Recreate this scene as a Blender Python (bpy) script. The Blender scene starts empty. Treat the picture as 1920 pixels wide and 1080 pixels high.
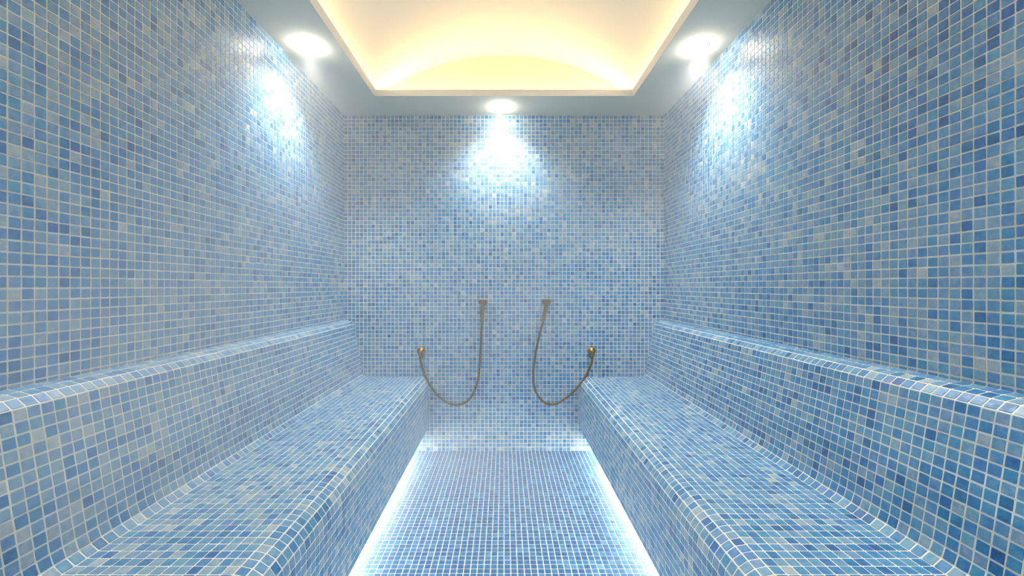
import bpy, bmesh, math, random
import numpy as np
from mathutils import Vector, Matrix

random.seed(7)
rng = np.random.default_rng(11)
SC = bpy.context.scene
COL = SC.collection
PI = math.pi

# ------------------------------------------------------------------ dimensions
P = 0.026                    # mosaic pitch (m)
TS = 0.0224                  # tile side
NC, NR, ND = 82, 86, 136     # tiles across, up, along the room
W = NC * P / 2               # half width   1.066
H = NR * P                   # height       2.236
YB = 2.80                    # back wall
YF = YB - ND * P             # wall behind the camera
CAM_Z = 1.096
FPX = 788.0                  # focal length in pixels of a 1920 frame
SX, SYB = 0.776, 2.516       # opening in the soffit
VAULT_R, VAULT_Z, VAULT_X = 1.40, 1.18, 0.90
YV0, YV1 = YF + 0.10, YB - 0.10

# ------------------------------------------------------------------ camera
cd = bpy.data.cameras.new('camera')
cam = bpy.data.objects.new('camera', cd)
COL.objects.link(cam)
cam.location = (0, 0, CAM_Z)
cam.rotation_euler = (PI / 2, 0, 0)
cd.sensor_width = 36.0
cd.lens = FPX / 1920 * 36.0
cd.shift_x = 15.0 / 1920
cd.shift_y = -3.0 / 1920
cd.clip_start = 0.02
SC.camera = cam

# ------------------------------------------------------------------ world, exposure, light settings
wd = bpy.data.worlds.new('world')
SC.world = wd
wd.use_nodes = True
wd.node_tree.nodes['Background'].inputs[0].default_value = (0.02, 0.02, 0.02, 1)
wd.node_tree.nodes['Background'].inputs[1].default_value = 0.2
SC.view_settings.view_transform = 'Standard'
SC.view_settings.look = 'None'
SC.view_settings.gamma = 1.0
SC.view_settings.use_curve_mapping = False
SC.view_settings.exposure = 0.52
SC.cycles.use_denoising = True
SC.cycles.use_adaptive_sampling = True
SC.cycles.adaptive_threshold = 0.1
SC.cycles.use_light_tree = False
SC.cycles.max_bounces = 5
SC.cycles.diffuse_bounces = 3
SC.cycles.glossy_bounces = 2
SC.cycles.volume_bounces = 1
SC.cycles.volume_step_rate = 5.0
SC.cycles.sample_clamp_indirect = 4.0

COVE_W, SPOT_W, BENCH_W = 1.85, 46.0, 5.0      # watts: per metre of cove, per downlight, per metre of bench strip
COVE_C, SPOT_C, BENCH_C = (1.0, 0.73, 0.40), (1.0, 0.97, 0.90), (1.0, 0.90, 0.74)

# ------------------------------------------------------------------ helpers
def tag(o, label=None, cat=None, group=None, kind=None):
    if label: o['label'] = label
    if cat: o['category'] = cat
    if group: o['group'] = group
    if kind: o['kind'] = kind
    return o

def link(name, me, mat=None, parent=None):
    o = bpy.data.objects.new(name, me)
    COL.objects.link(o)
    if mat: me.materials.append(mat)
    if parent: o.parent = parent
    return o

def pymesh(name, verts, faces, smooth=False):
    me = bpy.data.meshes.new(name)
    me.from_pydata([tuple(v) for v in verts], [], faces)
    me.update()
    if smooth:
        me.polygons.foreach_set('use_smooth', [True] * len(me.polygons))
    return me

def boxes(name, lst):
    """one mesh out of axis-aligned boxes (x0,x1,y0,y1,z0,z1)"""
    v, f = [], []
    for x0, x1, y0, y1, z0, z1 in lst:
        b = len(v)
        v += [(x0, y0, z0), (x1, y0, z0), (x1, y1, z0), (x0, y1, z0), (x0, y0, z1), (x1, y0, z1), (x1, y1, z1), (x0, y1, z1)]
        f += [tuple(b + i for i in q) for q in ((0, 3, 2, 1), (4, 5, 6, 7), (0, 1, 5, 4), (1, 2, 6, 5), (2, 3, 7, 6), (3, 0, 4, 7))]
    return pymesh(name, v, f)

def empty(name, loc=(0, 0, 0)):
    o = bpy.data.objects.new(name, None)
    o.empty_display_size = 0.05
    COL.objects.link(o)
    o.location = loc
    return o

def lathe(name, prof, n=24, smooth=True):
    """prof: (radius, height) list, around local z"""
    v, f = [], []
    for r, z in prof:
        for k in range(n):
            a = 2 * PI * k / n
            v.append((r * math.cos(a), r * math.sin(a), z))
    for i in range(len(prof) - 1):
        for k in range(n):
            f.append((i * n + k, i * n + (k + 1) % n, (i + 1) * n + (k + 1) % n, (i + 1) * n + k))
    f.append(tuple(range(n))[::-1])
    f.append(tuple((len(prof) - 1) * n + k for k in range(n)))
    return pymesh(name, v, f, smooth)

def catmull(pts, step):
    pts = [Vector(p) for p in pts]
    q = [2 * pts[0] - pts[1]] + pts + [2 * pts[-1] - pts[-2]]
    out = []
    for i in range(1, len(q) - 2):
        for k in range(40):
            t = k / 40
            a, b, c, d = q[i - 1], q[i], q[i + 1], q[i + 2]
            out.append(0.5 * (2 * b + (c - a) * t + (2 * a - 5 * b + 4 * c - d) * t * t + (3 * b - a - 3 * c + d) * t ** 3))
    out.append(pts[-1])
    res, acc = [out[0]], 0.0
    for a, b in zip(out, out[1:]):
        L = (b - a).length
        d = step - acc
        while d <= L:
            res.append(a.lerp(b, d / L))
            d += step
        acc = L - (d - step)
    return res

def tube(name, pts, rad, n=10):
    """rad: function of index -> radius; parallel-transport frame"""
    v, f = [], []
    up = Vector((0, 1, 0))
    for i, p in enumerate(pts):
        t = (pts[min(i + 1, len(pts) - 1)] - pts[max(i - 1, 0)]).normalized()
        s = t.cross(up).normalized()
        u = s.cross(t)
        r = rad(i)
        for k in range(n):
            a = 2 * PI * k / n
            v.append(p + r * (math.cos(a) * s + math.sin(a) * u))
    for i in range(len(pts) - 1):
        for k in range(n):
            f.append((i * n + k, i * n + (k + 1) % n, (i + 1) * n + (k + 1) % n, (i + 1) * n + k))
    f.append(tuple(range(n))[::-1])
    f.append(tuple((len(pts) - 1) * n + k for k in range(n)))
    return pymesh(name, v, f, True)

# ------------------------------------------------------------------ materials
def srgb(r, g, b):
    c = [x / 255 for x in (r, g, b)]
    return tuple(x / 12.92 if x <= 0.04045 else ((x + 0.055) / 1.055) ** 2.4 for x in c) + (1.0,)

def mat(name):
    m = bpy.data.materials.new(name)
    m.use_nodes = True
    nt = m.node_tree
    return m, nt, nt.nodes['Principled BSDF']

def N(nt, kind, **kw):
    n = nt.nodes.new(kind)
    for k, v in kw.items():
        setattr(n, k, v)
    return n

def tile_material(name, per_object):
    """vitreous mosaic: one tone per tile run through a palette, cloudy inside each tile, glossy"""
    m, nt, b = mat(name)
    L = nt.links.new
    sep = N(nt, 'ShaderNodeSeparateColor')
    if per_object:
        src = N(nt, 'ShaderNodeObjectInfo')
        L(src.outputs['Color'], sep.inputs[0])
    else:
        src = N(nt, 'ShaderNodeAttribute', attribute_name='tone')
        L(src.outputs['Color'], sep.inputs[0])
    geo = N(nt, 'ShaderNodeNewGeometry')
    seed = N(nt, 'ShaderNodeVectorMath', operation='MULTIPLY_ADD')       # every tile its own cloud
    L(src.outputs['Color'], seed.inputs[0]); seed.inputs[1].default_value = (5.0, 5.0, 5.0); L(geo.outputs['Position'], seed.inputs[2])
    no = N(nt, 'ShaderNodeTexNoise')
    no.inputs['Scale'].default_value = 75.0
    no.inputs['Detail'].default_value = 1.5
    no.inputs['Roughness'].default_value = 0.6
    L(seed.outputs[0], no.inputs['Vector'])
    a = N(nt, 'ShaderNodeMath', operation='SUBTRACT'); L(no.outputs[0], a.inputs[0]); a.inputs[1].default_value = 0.5
    am = N(nt, 'ShaderNodeMath', operation='MULTIPLY_ADD')
    L(a.outputs[0], am.inputs[0]); am.inputs[1].default_value = 0.55; L(sep.outputs[0], am.inputs[2])
    ramp = N(nt, 'ShaderNodeValToRGB')
    cr = ramp.color_ramp
    stops = [(0.0, srgb(178, 190, 196)), (0.24, srgb(124, 158, 190)), (0.46, srgb(72, 132, 190)),
             (0.68, srgb(28, 108, 180)), (0.86, srgb(2, 82, 154)), (1.0, srgb(0, 64, 138))]
    while len(cr.elements) < len(stops):
        cr.elements.new(0.5)
    for e, (p, c) in zip(cr.elements, stops):
        e.position = p; e.color = c
    L(am.outputs[0], ramp.inputs[0])
    # some tiles lean to sea green, some to grey violet
    hs = N(nt, 'ShaderNodeHueSaturation')
    hm = N(nt, 'ShaderNodeMapRange'); L(sep.outputs[1], hm.inputs[0])
    hm.inputs[3].default_value = 0.470; hm.inputs[4].default_value = 0.502
    L(hm.outputs[0], hs.inputs['Hue']); L(ramp.outputs[0], hs.inputs['Color'])
    hs.inputs['Saturation'].default_value = 0.97
    L(hs.outputs[0], b.inputs['Base Color'])
    rr = N(nt, 'ShaderNodeMapRange'); L(no.outputs[0], rr.inputs[0])
    rr.inputs[3].default_value = 0.26; rr.inputs[4].default_value = 0.50
    L(rr.outputs[0], b.inputs['Roughness'])
    b.inputs['IOR'].default_value = 1.52
    b.inputs['Specular IOR Level'].default_value = 0.5
    if not per_object:
        return m
    n2 = N(nt, 'ShaderNodeTexNoise'); n2.inputs['Scale'].default_value = 300.0; n2.inputs['Detail'].default_value = 0.0
    L(geo.outputs['Position'], n2.inputs['Vector'])
    bp = N(nt, 'ShaderNodeBump'); bp.inputs['Strength'].default_value = 0.35; bp.inputs['Distance'].default_value = 0.001
    L(n2.outputs[0], bp.inputs['Height']); L(bp.outputs[0], b.inputs['Normal'])
    return m

def simple(name, col, rough=0.5, metal=0.0, var=0.06, scale=30.0, bump=0.0, bscale=200.0):
    m, nt, b = mat(name)
    L = nt.links.new
    geo = N(nt, 'ShaderNodeNewGeometry')
    no = N(nt, 'ShaderNodeTexNoise'); no.inputs['Scale'].default_value = scale; no.inputs['Detail'].default_value = 4.0
    L(geo.outputs['Position'], no.inputs['Vector'])
    mx = N(nt, 'ShaderNodeMix', data_type='RGBA')
    mx.inputs['A'].default_value = tuple(min(1, c * (1 - var)) for c in col[:3]) + (1,)
    mx.inputs['B'].default_value = tuple(min(1, c * (1 + var)) for c in col[:3]) + (1,)
    L(no.outputs[0], mx.inputs['Factor']); L(mx.outputs['Result'], b.inputs['Base Color'])
    b.inputs['Roughness'].default_value = rough
    b.inputs['Metallic'].default_value = metal
    if bump:
        n2 = N(nt, 'ShaderNodeTexNoise'); n2.inputs['Scale'].default_value = bscale
        L(geo.outputs['Position'], n2.inputs['Vector'])
        bp = N(nt, 'ShaderNodeBump'); bp.inputs['Strength'].default_value = bump; bp.inputs['Distance'].default_value = 0.001
        L(n2.outputs[0], bp.inputs['Height']); L(bp.outputs[0], b.inputs['Normal'])
    return m

def grout_material():
    m, nt, b = mat('cream_grout')
    L = nt.links.new
    geo = N(nt, 'ShaderNodeNewGeometry')
    no = N(nt, 'ShaderNodeTexNoise'); no.inputs['Scale'].default_value = 14.0; no.inputs['Detail'].default_value = 3.0
    L(geo.outputs['Position'], no.inputs['Vector'])
    r = N(nt, 'ShaderNodeValToRGB')
    r.color_ramp.elements[0].position = 0.38; r.color_ramp.elements[0].color = srgb(247, 248, 244)
    r.color_ramp.elements[1].position = 0.62; r.color_ramp.elements[1].color = srgb(245, 238, 216)
    L(no.outputs[0], r.inputs[0]); L(r.outputs[0], b.inputs['Base Color'])
    b.inputs['Roughness'].default_value = 0.75
    n2 = N(nt, 'ShaderNodeTexNoise'); n2.inputs['Scale'].default_value = 900.0
    L(geo.outputs['Position'], n2.inputs['Vector'])
    bp = N(nt, 'ShaderNodeBump'); bp.inputs['Strength'].default_value = 0.3; bp.inputs['Distance'].default_value = 0.0006
    L(n2.outputs[0], bp.inputs['Height']); L(bp.outputs[0], b.inputs['Normal'])
    return m

def emitter(name, col, strength):
    m, nt, b = mat(name)
    b.inputs['Base Color'].default_value = (0.8, 0.8, 0.8, 1)
    b.inputs['Emission Color'].default_value = tuple(col) + (1,)
    b.inputs['Emission Strength'].default_value = strength
    return m

M_TILE = tile_material('blue_mosaic_glass', False)
M_TILE_O = tile_material('blue_mosaic_glass_single', True)
M_GROUT = grout_material()
M_PLASTER = simple('white_ceiling_plaster', srgb(250, 243, 224), 0.85, var=0.02, scale=6, bump=0.05, bscale=120)
M_TRIM = simple('cream_cove_trim', srgb(246, 240, 226), 0.6, var=0.02, scale=20)
M_BRASS = simple('aged_brass', srgb(146, 114, 48), 0.34, 1.0, var=0.30, scale=90, bump=0.15, bscale=300)
M_BRASS_D = simple('antique_bronze', srgb(120, 90, 40), 0.38, 1.0, var=0.35, scale=140, bump=0.15, bscale=400)
M_RING = simple('white_enamel_ring', srgb(232, 232, 228), 0.3, var=0.02)
M_LENS = emitter('lit_lens', (1.0, 0.95, 0.84), 45.0)
M_LED_WARM = emitter('warm_led', COVE_C, 6.0)
M_LED_WHITE = emitter('white_led', BENCH_C, 6.0)
M_ALU = simple('aluminium_channel', srgb(190, 190, 190), 0.4, 1.0)

# ------------------------------------------------------------------ mosaic
TH = 0.0013                 # how far tiles stand proud of the joints
def tile_template(cut=0.0011, inset=0.0007):
    """octagonal outline in [-1,1] units is stretched per tile, so return a function of half sizes"""
    def make(hu, hv):
        def ring(d, z):
            a, b_, c = hu - d, hv - d, cut
            return [(a - c, -b_, z), (a, -b_ + c, z), (a, b_ - c, z), (a - c, b_, z), (-a + c, b_, z), (-a, b_ - c, z), (-a, -b_ + c, z), (-a + c, -b_, z)]
        return np.array(ring(0, -0.0004) + ring(0.0001, TH * 0.55) + ring(inset, TH))
    return make
TPL = tile_template()
TFACES = [(i, (i + 1) % 8, 8 + (i + 1) % 8, 8 + i) for i in range(8)] + [(8 + i, 8 + (i + 1) % 8, 16 + (i + 1) % 8, 16 + i) for i in range(8)]
TTOP = tuple(range(16, 24))

# half a dozen shared meshes for the tiles that are objects of their own
SINGLE = []
for k in range(6):
    v = TPL(TS / 2, TS / 2).copy()
    v[:, :2] += rng.normal(0, 0.00022, (24, 2)) * np.array([[1, 1]])
    me = pymesh('tile', v, TFACES + [TTOP])
    me.materials.append(M_TILE_O)
    SINGLE.append(me)

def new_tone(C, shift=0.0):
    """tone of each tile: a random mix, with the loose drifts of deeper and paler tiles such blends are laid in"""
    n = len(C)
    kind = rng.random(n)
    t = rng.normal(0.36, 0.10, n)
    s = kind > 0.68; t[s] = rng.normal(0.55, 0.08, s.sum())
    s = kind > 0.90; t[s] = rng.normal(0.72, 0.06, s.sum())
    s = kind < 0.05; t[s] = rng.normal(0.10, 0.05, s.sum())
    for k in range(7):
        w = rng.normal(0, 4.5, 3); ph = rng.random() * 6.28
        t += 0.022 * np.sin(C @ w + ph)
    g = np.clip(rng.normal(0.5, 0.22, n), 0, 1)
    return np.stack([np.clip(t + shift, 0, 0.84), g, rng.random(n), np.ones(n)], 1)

CAMP = np.array([0, 0, CAM_Z])
def px(p):
    d = p - CAMP
    y = np.maximum(d[..., 1], 1e-3)
    return np.stack([945 + FPX * d[..., 0] / y, 537 - FPX * d[..., 2] / y], -1)

def shown_area(C, U, V, Nn, hu, hv):
    """pixels a tile covers in the photograph's frame (0 when outside or facing away)"""
    q = [px(C + a * hu[:, None] * U + b * hv[:, None] * V) for a, b in ((-1, -1), (1, -1), (1, 1), (-1, 1))]
    ar = 0
    for i in range(4):
        ar = ar + q[i][:, 0] * q[(i + 1) % 4][:, 1] - q[(i + 1) % 4][:, 0] * q[i][:, 1]
    ar = np.abs(ar) / 2
    c = px(C)
    ok = (C[:, 1] > 0.2) & (((CAMP - C) * Nn).sum(1) > 0) & (c[:, 0] > 6) & (c[:, 0] < 1914) & (c[:, 1] > 6) & (c[:, 1] < 1074)
    return np.where(ok, ar, 0)

def mosaic(parent, C, U, V, hu, hv, singles, hidden=None, shift=0.0, mass_name='mosaic_field'):
    """C,U,V: n x 3 tile centres and in-plane axes; hu,hv half sizes. The largest in view become objects, the rest one mesh."""
    n = len(C)
    Nn = np.cross(U, V)
    # laid by hand: a little shift, twist and tilt
    C = C + U * rng.normal(0, 0.00025, (n, 1)) + V * rng.normal(0, 0.00025, (n, 1))
    tw, t1, t2 = rng.normal(0, 0.008, (3, n, 1))
    U2 = U + tw * V + t1 * Nn * 0.9
    V2 = V - tw * U + t2 * Nn * 0.9
    U2 /= np.linalg.norm(U2, axis=1, keepdims=True)
    V2 -= U2 * (U2 * V2).sum(1, keepdims=True)
    V2 /= np.linalg.norm(V2, axis=1, keepdims=True)
    N2 = np.cross(U2, V2)
    tone = new_tone(C, shift)
    area = shown_area(C, U, V, Nn, hu, hv)
    full = (np.abs(hu - TS / 2) < 1e-5) & (np.abs(hv - TS / 2) < 1e-5)
    area = np.where(full, area, 0)
    if hidden is not None:
        area = np.where(hidden, 0, area)
    pick = np.argsort(-area)[:singles] if singles else np.array([], int)
    pick = pick[area[pick] > 60] if len(pick) else pick
    for k, i in enumerate(pick):
        o = bpy.data.objects.new('tile', SINGLE[k % 6])
        COL.objects.link(o)
        m = Matrix.Identity(4)
        for r in range(3):
            m[r][0], m[r][1], m[r][2], m[r][3] = U2[i, r], V2[i, r], N2[i, r], C[i, r]
        o.parent = parent
        o.matrix_world = m
        o.color = tuple(tone[i])
    rest = np.setdiff1d(np.arange(n), pick)
    nr = len(rest)
    base = TPL(1.0, 1.0)  # sign pattern carrier, replaced below
    T0 = TPL(TS / 2, TS / 2)
    loc = np.repeat(T0[None], nr, 0)
    du = (hu[rest] - TS / 2)[:, None] * np.sign(T0[None, :, 0])
    dv = (hv[rest] - TS / 2)[:, None] * np.sign(T0[None, :, 1])
    loc[:, :, 0] += du + rng.normal(0, 0.0002, (nr, 24))
    loc[:, :, 1] += dv + rng.normal(0, 0.0002, (nr, 24))
    vv = C[rest][:, None] + loc[:, :, :1] * U2[rest][:, None] + loc[:, :, 1:2] * V2[rest][:, None] + loc[:, :, 2:] * N2[rest][:, None]
    me = bpy.data.meshes.new(mass_name)
    f4 = np.array(TFACES)
    off = (np.arange(nr) * 24)[:, None]
    loops = np.concatenate([(f4.reshape(-1)[None] + off), (np.array(TTOP)[None] + off)], 1)   # 64 + 8 per tile
    me.vertices.add(nr * 24)
    me.vertices.foreach_set('co', vv.reshape(-1))
    me.loops.add(nr * 72)
    me.loops.foreach_set('vertex_index', loops.reshape(-1).astype(np.int32))
    cnt = np.tile(np.array([4] * 16 + [8]), nr)
    me.polygons.add(nr * 17)
    me.polygons.foreach_set('loop_start', np.concatenate([[0], np.cumsum(cnt)[:-1]]).astype(np.int32))
    me.polygons.foreach_set('loop_total', cnt.astype(np.int32))
    me.polygons.foreach_set('use_smooth', np.zeros(nr * 17, bool))
    me.update(calc_edges=True)
    at = me.attributes.new('tone', 'FLOAT_COLOR', 'FACE')
    at.data.foreach_set('color', np.repeat(tone[rest], 17, 0).reshape(-1).astype(np.float32))
    o = link(mass_name, me, M_TILE, parent)
    o['kind'] = 'stuff'
    return o

def grid(o, u, v, nu, nv):
    """centres of an nu x nv grid of cells"""
    i, j = np.meshgrid(np.arange(nu), np.arange(nv), indexing='ij')
    i, j = i.reshape(-1, 1), j.reshape(-1, 1)
    C = np.array(o) + (i + 0.5) * P * np.array(u) + (j + 0.5) * P * np.array(v)
    n = len(C)
    return C, np.repeat(np.array([u], float), n, 0), np.repeat(np.array([v], float), n, 0), np.full(n, TS / 2), np.full(n, TS / 2)

# ------------------------------------------------------------------ bench section (x measured for the bench on +x)
SEAT = 0.495
# slopes (degrees below level) of the tile rows from the wall: ledge, nose, leaning back, cove
ROWS = [8, 16, 42] + [81] * 12 + [72, 42]
LED_Z = SEAT + sum(P * math.sin(math.radians(a)) for a in ROWS)
path = [(W, LED_Z)]            # nodes at tile joints, from the ledge at the wall down to the hem
x, z = path[0]
for a in ROWS:
    x -= P * math.cos(math.radians(a)); z -= P * math.sin(math.radians(a)); path.append((x, z))
for k in range(14):
    x -= P * 0.975; path.append((x, z))
for k in range(4):
    a = math.radians(11.25 + 22.5 * k)
    x -= P * math.cos(a); z -= P * math.sin(a); path.append((x, z))
for k in range(10):
    z -= P; path.append((x, z))
XF, ZH = x, z                  # front face and its lower hem
XP = 25 * P                    # plinth
print('bench front', XF, 'hem', ZH, 'ledge', LED_Z)

# ------------------------------------------------------------------ shell
T = 0.08
floor = tag(link('floor', boxes('floor', [(-W, W, YF, YB, -T, 0)]), M_GROUT), 'blue mosaic tiled floor between the two benches', 'floor', kind='structure')
wb = tag(link('wall_back', boxes('wall_back', [(-W - T, W + T, YB, YB + T, -T, H + 0.45)]), M_GROUT), 'blue mosaic end wall carrying the two brass hoses', 'wall', kind='structure')
wl = tag(link('wall_left', boxes('wall_left', [(-W - T, -W, YF, YB, -T, H)]), M_GROUT), 'blue mosaic side wall left of the camera', 'wall', kind='structure')
wr = tag(link('wall_right', boxes('wall_right', [(W, W + T, YF, YB, -T, H)]), M_GROUT), 'blue mosaic side wall right of the camera', 'wall', kind='structure')

def front_material():
    m, nt, b = mat('blue_mosaic_far')
    L = nt.links.new
    geo = N(nt, 'ShaderNodeNewGeometry')
    mp = N(nt, 'ShaderNodeMapping'); mp.inputs['Rotation'].default_value = (PI / 2, 0, 0)
    L(geo.outputs['Position'], mp.inputs['Vector'])
    br = N(nt, 'ShaderNodeTexBrick'); br.offset = 0.0
    br.inputs['Color1'].default_value = srgb(120, 162, 205); br.inputs['Color2'].default_value = srgb(60, 120, 188)
    br.inputs['Mortar'].default_value = srgb(236, 232, 216)
    br.inputs['Scale'].default_value = 1.0; br.inputs['Mortar Size'].default_value = 0.0016
    br.inputs['Brick Width'].default_value = P; br.inputs['Row Height'].default_value = P
    L(mp.outputs[0], br.inputs['Vector']); L(br.outputs[0], b.inputs['Base Color'])
    b.inputs['Roughness'].default_value = 0.35
    return m
wf = tag(link('wall_front', boxes('wall_front', [(-W - T, W + T, YF - T, YF, -T, H + 0.45)]), front_material()), 'blue mosaic wall behind the camera', 'wall', kind='structure')

# soffit: a ring board with its cove opening, the vault above it
ceil = tag(link('ceiling', boxes('ceiling', [(-W, -SX, YF, YB, H, H + 0.012), (SX, W, YF, YB, H, H + 0.012),
                                             (-SX, SX, SYB, YB, H, H + 0.012), (-SX, SX, YF, YF + (YB - SYB), H, H + 0.012)]), M_PLASTER),
           'white plaster soffit around a warm lit barrel vault', 'ceiling', kind='structure')
nseg = 48
v, f = [], []
a0 = math.asin(VAULT_X / VAULT_R)
for i in range(nseg + 1):
    a = -a0 + 2 * a0 * i / nseg
    for yy in (YV0, YV1):
        for r in (VAULT_R, VAULT_R + 0.02):
            v.append((r * math.sin(a), yy, VAULT_Z + r * math.cos(a)))
for i in range(nseg):
    b = i * 4
    f += [(b, b + 2, b + 6, b + 4), (b + 1, b + 5, b + 7, b + 3)]
link('vault', pymesh('vault', v, f, True), M_PLASTER, ceil)
for yy, d in ((YV1, 1), (YV0, -1)):
    v = [(VAULT_R * math.sin(-a0 + 2 * a0 * i / nseg), yy, VAULT_Z + VAULT_R * math.cos(-a0 + 2 * a0 * i / nseg)) for i in range(nseg + 1)]
    n = len(v)
    v += [(p[0], yy + 0.02 * d, p[2]) for p in v]
    q = [tuple(range(n)), tuple(range(2 * n - 1, n - 1, -1))] + [(i, n + i, n + i + 1, i + 1) for i in range(n - 1)] + [(n - 1, 2 * n - 1, n, 0)]
    link('lunette', pymesh('lunette', v, q), M_PLASTER, ceil)

# moulded lip around the opening
y0, y1 = YF + (YB - SYB), SYB
sec = [(0.0, 0.0), (-0.011, 0.030), (-0.011, 0.034), (0.0, 0.034)]      # offset outward (+) from the edge, height
v, f = [], []
for o_, h_ in sec:
    v += [(-SX - o_, y0 - o_, H + h_), (SX + o_, y0 - o_, H + h_), (SX + o_, y1 + o_, H + h_), (-SX - o_, y1 + o_, H + h_)]
for i in range(len(sec)):
    j = (i + 1) % len(sec)
    for k in range(4):
        f.append((i * 4 + k, i * 4 + (k + 1) % 4, j * 4 + (k + 1) % 4, j * 4 + k))
tag(link('trim_1', pymesh('trim_1', v, f), M_TRIM), 'cream moulded lip edging the ceiling cove', 'trim', kind='structure')

# ------------------------------------------------------------------ benches
def bench(sgn, label):
    prof = [(sgn * a, b) for a, b in path] + [(sgn * q[0], q[1]) for q in
            ((XF + 0.03, ZH), (XF + 0.03, ZH + 0.035), (XP, ZH + 0.035), (XP, 0.0), (W, 0.0))]
    n = len(prof)
    ya, yb = YF, YB
    v = [(a, ya, b) for a, b in prof] + [(a, yb, b) for a, b in prof]
    f = [(i, (i + 1) % n, n + (i + 1) % n, n + i) for i in range(n)]
    me = pymesh('bench', v, f)
    bm = bmesh.new(); bm.from_mesh(me)
    bmesh.ops.recalc_face_normals(bm, faces=bm.faces)
    bm.to_mesh(me); bm.free()
    root = tag(link('tiled_bench', me, M_GROUT), label, 'bench', 'mosaic benches along the walls')
    C, U, V, hu, hv = [], [], [], [], []
    for a, b in zip(path, path[1:]):
        a, b = np.array(a), np.array(b)
        d = (b - a) / np.linalg.norm(b - a)
        mid = (a + b) / 2
        nrm = np.array([-d[1] * -1, 0, 0])
        for k in range(ND):
            C.append((sgn * mid[0], YB - (k + 0.5) * P, mid[1]))
            vdir = (sgn * d[0], 0, d[1])
            udir = (0, sgn, 0)
            U.append(udir); V.append(vdir)
            hu.append(TS / 2); hv.append(TS / 2)
    C, U, V = np.array(C), np.array(U, float), np.array(V)
    # outward side: toward the room axis / up
    Nn = np.cross(U, V)
    out = np.sign(Nn[:, 0] * -sgn + Nn[:, 2])
    U = U * out[:, None]
    mosaic(root, C, U, V, np.array(hu), np.array(hv), 300)
    return root
bench(-1, 'blue mosaic bench with rounded edges along the left wall')
bench(1, 'blue mosaic bench with rounded edges along the right wall')

# ------------------------------------------------------------------ wall and floor mosaics
nrow = int((H - LED_Z) / P)
def side(parent, sgn):
    C, U, V, hu, hv = grid((sgn * W, YB, H), (0, -1, 0), (0, 0, -1), ND, nrow)
    cut = (H - nrow * P) - LED_Z                                   # the last row is cut to fit above the ledge
    if cut > 0.008:
        k = np.arange(ND)
        C2 = np.stack([np.full(ND, sgn * W), YB - (k + 0.5) * P, np.full(ND, LED_Z + cut / 2)], 1)
        C = np.concatenate([C, C2]); U = np.concatenate([U, np.repeat([[0, -1.0, 0]], ND, 0)]); V = np.concatenate([V, np.repeat([[0, 0, -1.0]], ND, 0)])
        hu = np.concatenate([hu, np.full(ND, TS / 2)]); hv = np.concatenate([hv, np.full(ND, cut / 2 - 0.0016)])
    if sgn < 0:
        pass
    if np.cross(U[0], V[0])[0] * -sgn < 0:
        U = -U
    mosaic(parent, C, U, V, hu, hv, 300)
side(wl, -1)
side(wr, 1)
C, U, V, hu, hv = grid((-W, YB, H), (1, 0, 0), (0, 0, -1), NC, NR)
ax = np.abs(C[:, 0]); zz = C[:, 2]
keep = ~(((zz < 0.84) & (ax > 1.03)) | ((zz < SEAT - 0.02) & (ax > XF + 0.06) & (zz > ZH + 0.03)) | ((zz < SEAT) & (ax > XP + 0.02)))
if np.cross(U[0], V[0])[1] > 0: U = -U
mosaic(wb, C[keep], U[keep], V[keep], hu[keep], hv[keep], 0)
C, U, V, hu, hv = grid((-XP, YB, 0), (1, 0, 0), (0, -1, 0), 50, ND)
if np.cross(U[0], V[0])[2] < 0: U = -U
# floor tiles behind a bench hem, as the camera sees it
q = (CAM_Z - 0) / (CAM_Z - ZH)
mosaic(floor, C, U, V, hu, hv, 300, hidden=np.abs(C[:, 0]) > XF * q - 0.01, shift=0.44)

# ------------------------------------------------------------------ LED strips
def strip(loc, length, axis, aim, watts, col, mled, label, group, tall=0.005):
    """aluminium channel with a lit diffuser and its light"""
    root = tag(empty('led_strip', loc), label, 'light strip', group)
    hx, hy = (length / 2, 0.007) if axis == 'x' else (0.007, length / 2)
    link('channel', boxes('channel', [(-hx, hx, -hy, hy, 0, tall)]), M_ALU, root)
    ix, iy = (hx - 0.004, 0.005) if axis == 'x' else (0.005, hy - 0.004)
    link('diffuser', boxes('diffuser', [(-ix, ix, -iy, iy, tall, tall + 0.003)]), mled, root)
    ld = bpy.data.lights.new('led_light', 'AREA')
    ld.shape = 'RECTANGLE'
    ld.size, ld.size_y = length, 0.012
    ld.energy = watts * length
    ld.color = col
    lo = bpy.data.objects.new('led_light', ld)
    COL.objects.link(lo)
    lo.parent = root
    d = Vector(aim).normalized()
    xax = Vector((1, 0, 0)) if axis == 'x' else Vector((0, 1, 0))
    zax = -d
    yax = zax.cross(xax).normalized()
    m = Matrix((xax, yax, zax)).transposed().to_4x4()
    m.translation = Vector((0, 0, tall + 0.006)) + d * 0.002
    lo.matrix_local = m
    return root
ZT = H + 0.012
g = 'warm strips hidden in the ceiling cove'
LY = YV1 - YV0 - 0.14
ym = (YV0 + YV1) / 2
strip((-0.845, ym, ZT), LY, 'y', (0.6, 0, 1), COVE_W, COVE_C, M_LED_WARM, 'warm light strip hidden in the cove above the left bench', g, 0.024)
strip((0.845, ym, ZT), LY, 'y', (-0.6, 0, 1), COVE_W, COVE_C, M_LED_WARM, 'warm light strip hidden in the cove above the right bench', g, 0.024)
strip((0, YV1 - 0.05, ZT), 1.5, 'x', (0, -0.6, 1), COVE_W, COVE_C, M_LED_WARM, 'warm light strip hidden in the cove by the end wall', g, 0.024)
strip((0, YV0 + 0.05, ZT), 1.5, 'x', (0, 0.6, 1), COVE_W, COVE_C, M_LED_WARM, 'warm light strip hidden in the cove behind the camera', g, 0.024)
g = 'white strips under the benches'
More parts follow.
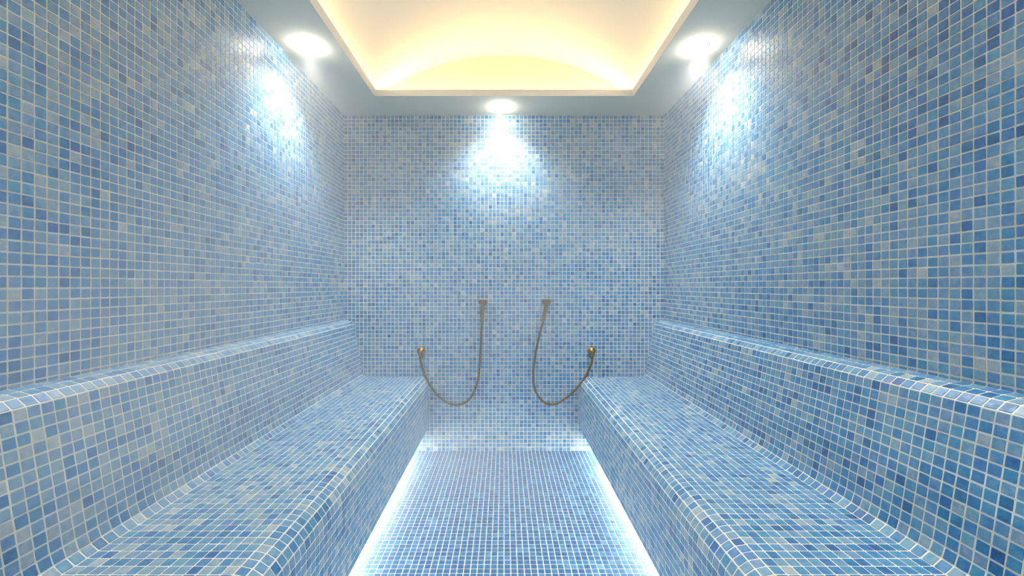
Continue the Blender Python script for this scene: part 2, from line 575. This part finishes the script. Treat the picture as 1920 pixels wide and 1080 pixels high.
for s, side_ in ((-1, 'left'), (1, 'right')):
    r = strip((s * (XP - 0.0), (YF + YB) / 2, 0.06), YB - YF - 0.06, 'y', (-s * 0.55, 0, -1), BENCH_W, BENCH_C, M_LED_WHITE,
              'white light strip glowing under the %s bench' % side_, g)
    for c in r.children:                                     # fixed upright on the plinth
        if c.type == 'MESH':
            c.matrix_local = Matrix.Rotation(-s * PI / 2, 4, 'Y')
        else:
            c.location = (-s * 0.014, 0, 0)

# ------------------------------------------------------------------ downlights
RING = lathe('trim_ring', [(0.0365, 0.0), (0.0365, -0.0018), (0.040, -0.0018), (0.046, -0.0012), (0.050, 0.0)], 32)
RING.materials.append(M_RING)
LENS = lathe('lens', [(0.0362, 0.0), (0.0355, -0.010), (0.033, -0.020), (0.026, -0.029), (0.015, -0.034), (0.004, -0.0355)], 32)
LENS.materials.append(M_LENS)
def downlight(x_, y_, label):
    root = tag(empty('downlight', (x_, y_, H)), label, 'ceiling light', 'downlights in the soffit')
    link('trim_ring', RING, None, root)
    link('lens', LENS, None, root)
    ld = bpy.data.lights.new('downlight_beam', 'SPOT')
    ld.energy = SPOT_W
    ld.color = SPOT_C
    ld.spot_size = math.radians(126)
    ld.spot_blend = 1.0
    ld.shadow_soft_size = 0.025
    lo = bpy.data.objects.new('downlight_beam', ld)
    COL.objects.link(lo)
    lo.parent = root
    lo.location = (0, 0, -0.045)
downlight(-0.925, 1.99, 'round lit downlight in the soffit over the left bench')
downlight(0.925, 2.0, 'round lit downlight in the soffit over the right bench')
downlight(-0.02, 2.675, 'round lit downlight in the soffit by the end wall')
downlight(-0.925, 0.25, 'downlight above the frame, over the left bench')
downlight(0.925, 0.25, 'downlight above the frame, over the right bench')

# ------------------------------------------------------------------ brass hoses and their holders
S = 788.0 / (YB - 0.045)
def wp(x_, y_, d=0.045):
    s = FPX / (YB - d)
    return Vector(((x_ - 945) / s, YB - d, CAM_Z - (y_ - 537) / s))

def hose(pix, handle, label, hlabel):
    top, bot = wp(*handle[0]), wp(*handle[1])
    end = wp(*pix[0][:2])
    root = tag(empty('shower_hose', (end.x, YB, end.z)), label, 'hose', 'brass hoses on the end wall')
    inv = Matrix.Translation(-root.location)
    pts = catmull([wp(*p) for p in pix], 0.0022)
    me = tube('hose', [p - root.location for p in pts], lambda i: 0.0078 if i % 3 else 0.0066, 12)
    link('hose', me, M_BRASS_D, root)
    # wall outlet: rose on the wall, elbow body, hose nut
    rose = lathe('rose', [(0.026, -0.001), (0.026, 0.004), (0.021, 0.008), (0.013, 0.010), (0.012, 0.030)], 28)
    o = link('wall_outlet', rose, M_BRASS, root)
    o.matrix_local = Matrix.Rotation(PI / 2, 4, 'X')
    elbow = catmull([Vector((0, -0.02, 0)), Vector((0, -0.034, 0)), Vector((0, -0.043, -0.006)), Vector((0, -0.045, -0.022))], 0.002)
    link('elbow', tube('elbow', elbow, lambda i: 0.0135, 16), M_BRASS, o).matrix_parent_inverse = o.matrix_local.inverted()
    p0, p1 = pts[0], pts[10]
    def along(name, a, b, prof, m, par):
        d = (b - a).normalized()
        ob = link(name, lathe(name, prof, 24), m, par)
        ob.matrix_local = Matrix.Translation(a - root.location) @ d.to_track_quat('Z', 'Y').to_matrix().to_4x4()
        return ob
    along('hose_nut', p0, p1, [(0.010, -0.006), (0.0125, -0.004), (0.0125, 0.012), (0.0095, 0.020), (0.008, 0.030)], M_BRASS, root)
    # hand piece hanging in the holder
    L = (bot - top).length
    along('hand_piece', top, bot, [(0.012, -0.012), (0.0165, -0.010), (0.0165, 0.002), (0.0145, 0.012), (0.0140, L * 0.5), (0.0115, L * 0.86), (0.0085, L)], M_BRASS, root)
    along('swivel_nut', bot, wp(*pix[-2]), [(0.009, -0.006), (0.013, -0.003), (0.013, 0.010), (0.009, 0.016)], M_BRASS, root)
    # holder: rose, arm and fork ring
    h = tag(empty('shower_holder', (top.x, YB, top.z)), hlabel, 'holder', 'brass holders on the end wall')
    me = boxes('plate', [(-0.029, 0.029, -0.030, 0.0, -0.013, 0.017)])
    bm = bmesh.new(); bm.from_mesh(me)
    bmesh.ops.bevel(bm, geom=bm.edges[:], offset=0.005, segments=2, affect='EDGES')
    bm.to_mesh(me); bm.free()
    link('plate', me, M_BRASS, h)
    v, f = [], []
    n = 28
    for k in range(n + 1):                                   # open ring gripping the hand piece
        a = math.radians(-60 + 300 * k / n)
        for rr, zz_ in ((0.0172, -0.011), (0.0225, -0.011), (0.0225, 0.011), (0.0172, 0.011)):
            v.append((rr * math.cos(a + PI * 0.0 - PI / 6 * 0), rr * math.sin(a), zz_ ))
    for k in range(n):
        for j in range(4):
            f.append((k * 4 + j, k * 4 + (j + 1) % 4, k * 4 + 4 + (j + 1) % 4, k * 4 + 4 + j))
    f += [(0, 3, 2, 1), (n * 4, n * 4 + 1, n * 4 + 2, n * 4 + 3)]
    c = link('clip', pymesh('clip', v, f), M_BRASS, h)
    d = (bot - top).normalized()
    c.matrix_local = Matrix.Translation((0, -0.045, 0.0)) @ (-d).to_track_quat('Z', 'Y').to_matrix().to_4x4() @ Matrix.Rotation(math.radians(150), 4, 'Z')
hose([(787, 660), (789, 678), (795, 700), (806, 721), (824, 744), (843, 756), (860, 759), (876, 752), (889, 735), (897, 708), (900, 675), (902, 640), (903.5, 602)],
     [(905, 567), (903.5, 599)], 'brass hose looping from the outlet beside the left bench', 'brass holder for the hose near the left bench')
hose([(1112, 660), (1110, 678), (1101, 700), (1085, 724), (1064, 744), (1045, 756), (1030, 758), (1015, 750), (1004, 733), (1000, 708), (1003, 670), (1011, 630), (1018.5, 603)],
     [(1025.5, 566), (1019.5, 597)], 'brass hose looping from the outlet beside the right bench', 'brass holder for the hose near the right bench')

# ------------------------------------------------------------------ steam
def steam_material():
    m = bpy.data.materials.new('steam')
    m.use_nodes = True
    nt = m.node_tree
    nt.nodes.clear()
    L = nt.links.new
    out = N(nt, 'ShaderNodeOutputMaterial')
    vs = N(nt, 'ShaderNodeVolumeScatter')
    vs.inputs['Color'].default_value = (1, 1, 1, 1)
    vs.inputs['Anisotropy'].default_value = 0.1
    geo = N(nt, 'ShaderNodeNewGeometry')
    no = N(nt, 'ShaderNodeTexNoise'); no.inputs['Scale'].default_value = 1.5; no.inputs['Detail'].default_value = 1.0
    L(geo.outputs['Position'], no.inputs['Vector'])
    mr = N(nt, 'ShaderNodeMapRange', interpolation_type='SMOOTHSTEP')
    mr.inputs[1].default_value = 0.40; mr.inputs[2].default_value = 0.64
    mr.inputs[3].default_value = 0.0; mr.inputs[4].default_value = 0.17
    L(no.outputs[0], mr.inputs[0])
    last = mr.outputs[0]
    # drifting puffs: centre, radius, density
    for c, r, d in (((-0.75, 1.0, 0.9), 0.65, 0.65), ((-0.2, 2.2, 0.15), 0.7, 0.45), ((0.2, 2.3, 2.0), 0.9, 0.12), ((-0.8, 1.6, 1.8), 0.8, 0.14), ((0.85, 1.5, 1.6), 0.75, 0.06)):
        vd = N(nt, 'ShaderNodeVectorMath', operation='DISTANCE'); vd.inputs[1].default_value = c
        L(geo.outputs['Position'], vd.inputs[0])
        m2 = N(nt, 'ShaderNodeMapRange', interpolation_type='SMOOTHSTEP')
        m2.inputs[1].default_value = 0.0; m2.inputs[2].default_value = r; m2.inputs[3].default_value = d; m2.inputs[4].default_value = 0.0
        L(vd.outputs['Value'], m2.inputs[0])
        ad = N(nt, 'ShaderNodeMath', operation='ADD'); L(last, ad.inputs[0]); L(m2.outputs[0], ad.inputs[1])
        last = ad.outputs[0]
    L(last, vs.inputs['Density'])
    L(vs.outputs[0], out.inputs['Volume'])
    return m
e = 0.004
tag(link('steam_haze', boxes('steam_haze', [(-W + e, W - e, YF + e, YB - e, e, H - 0.03)]), steam_material()),
    'thin white steam drifting through the room', 'steam', kind='stuff')
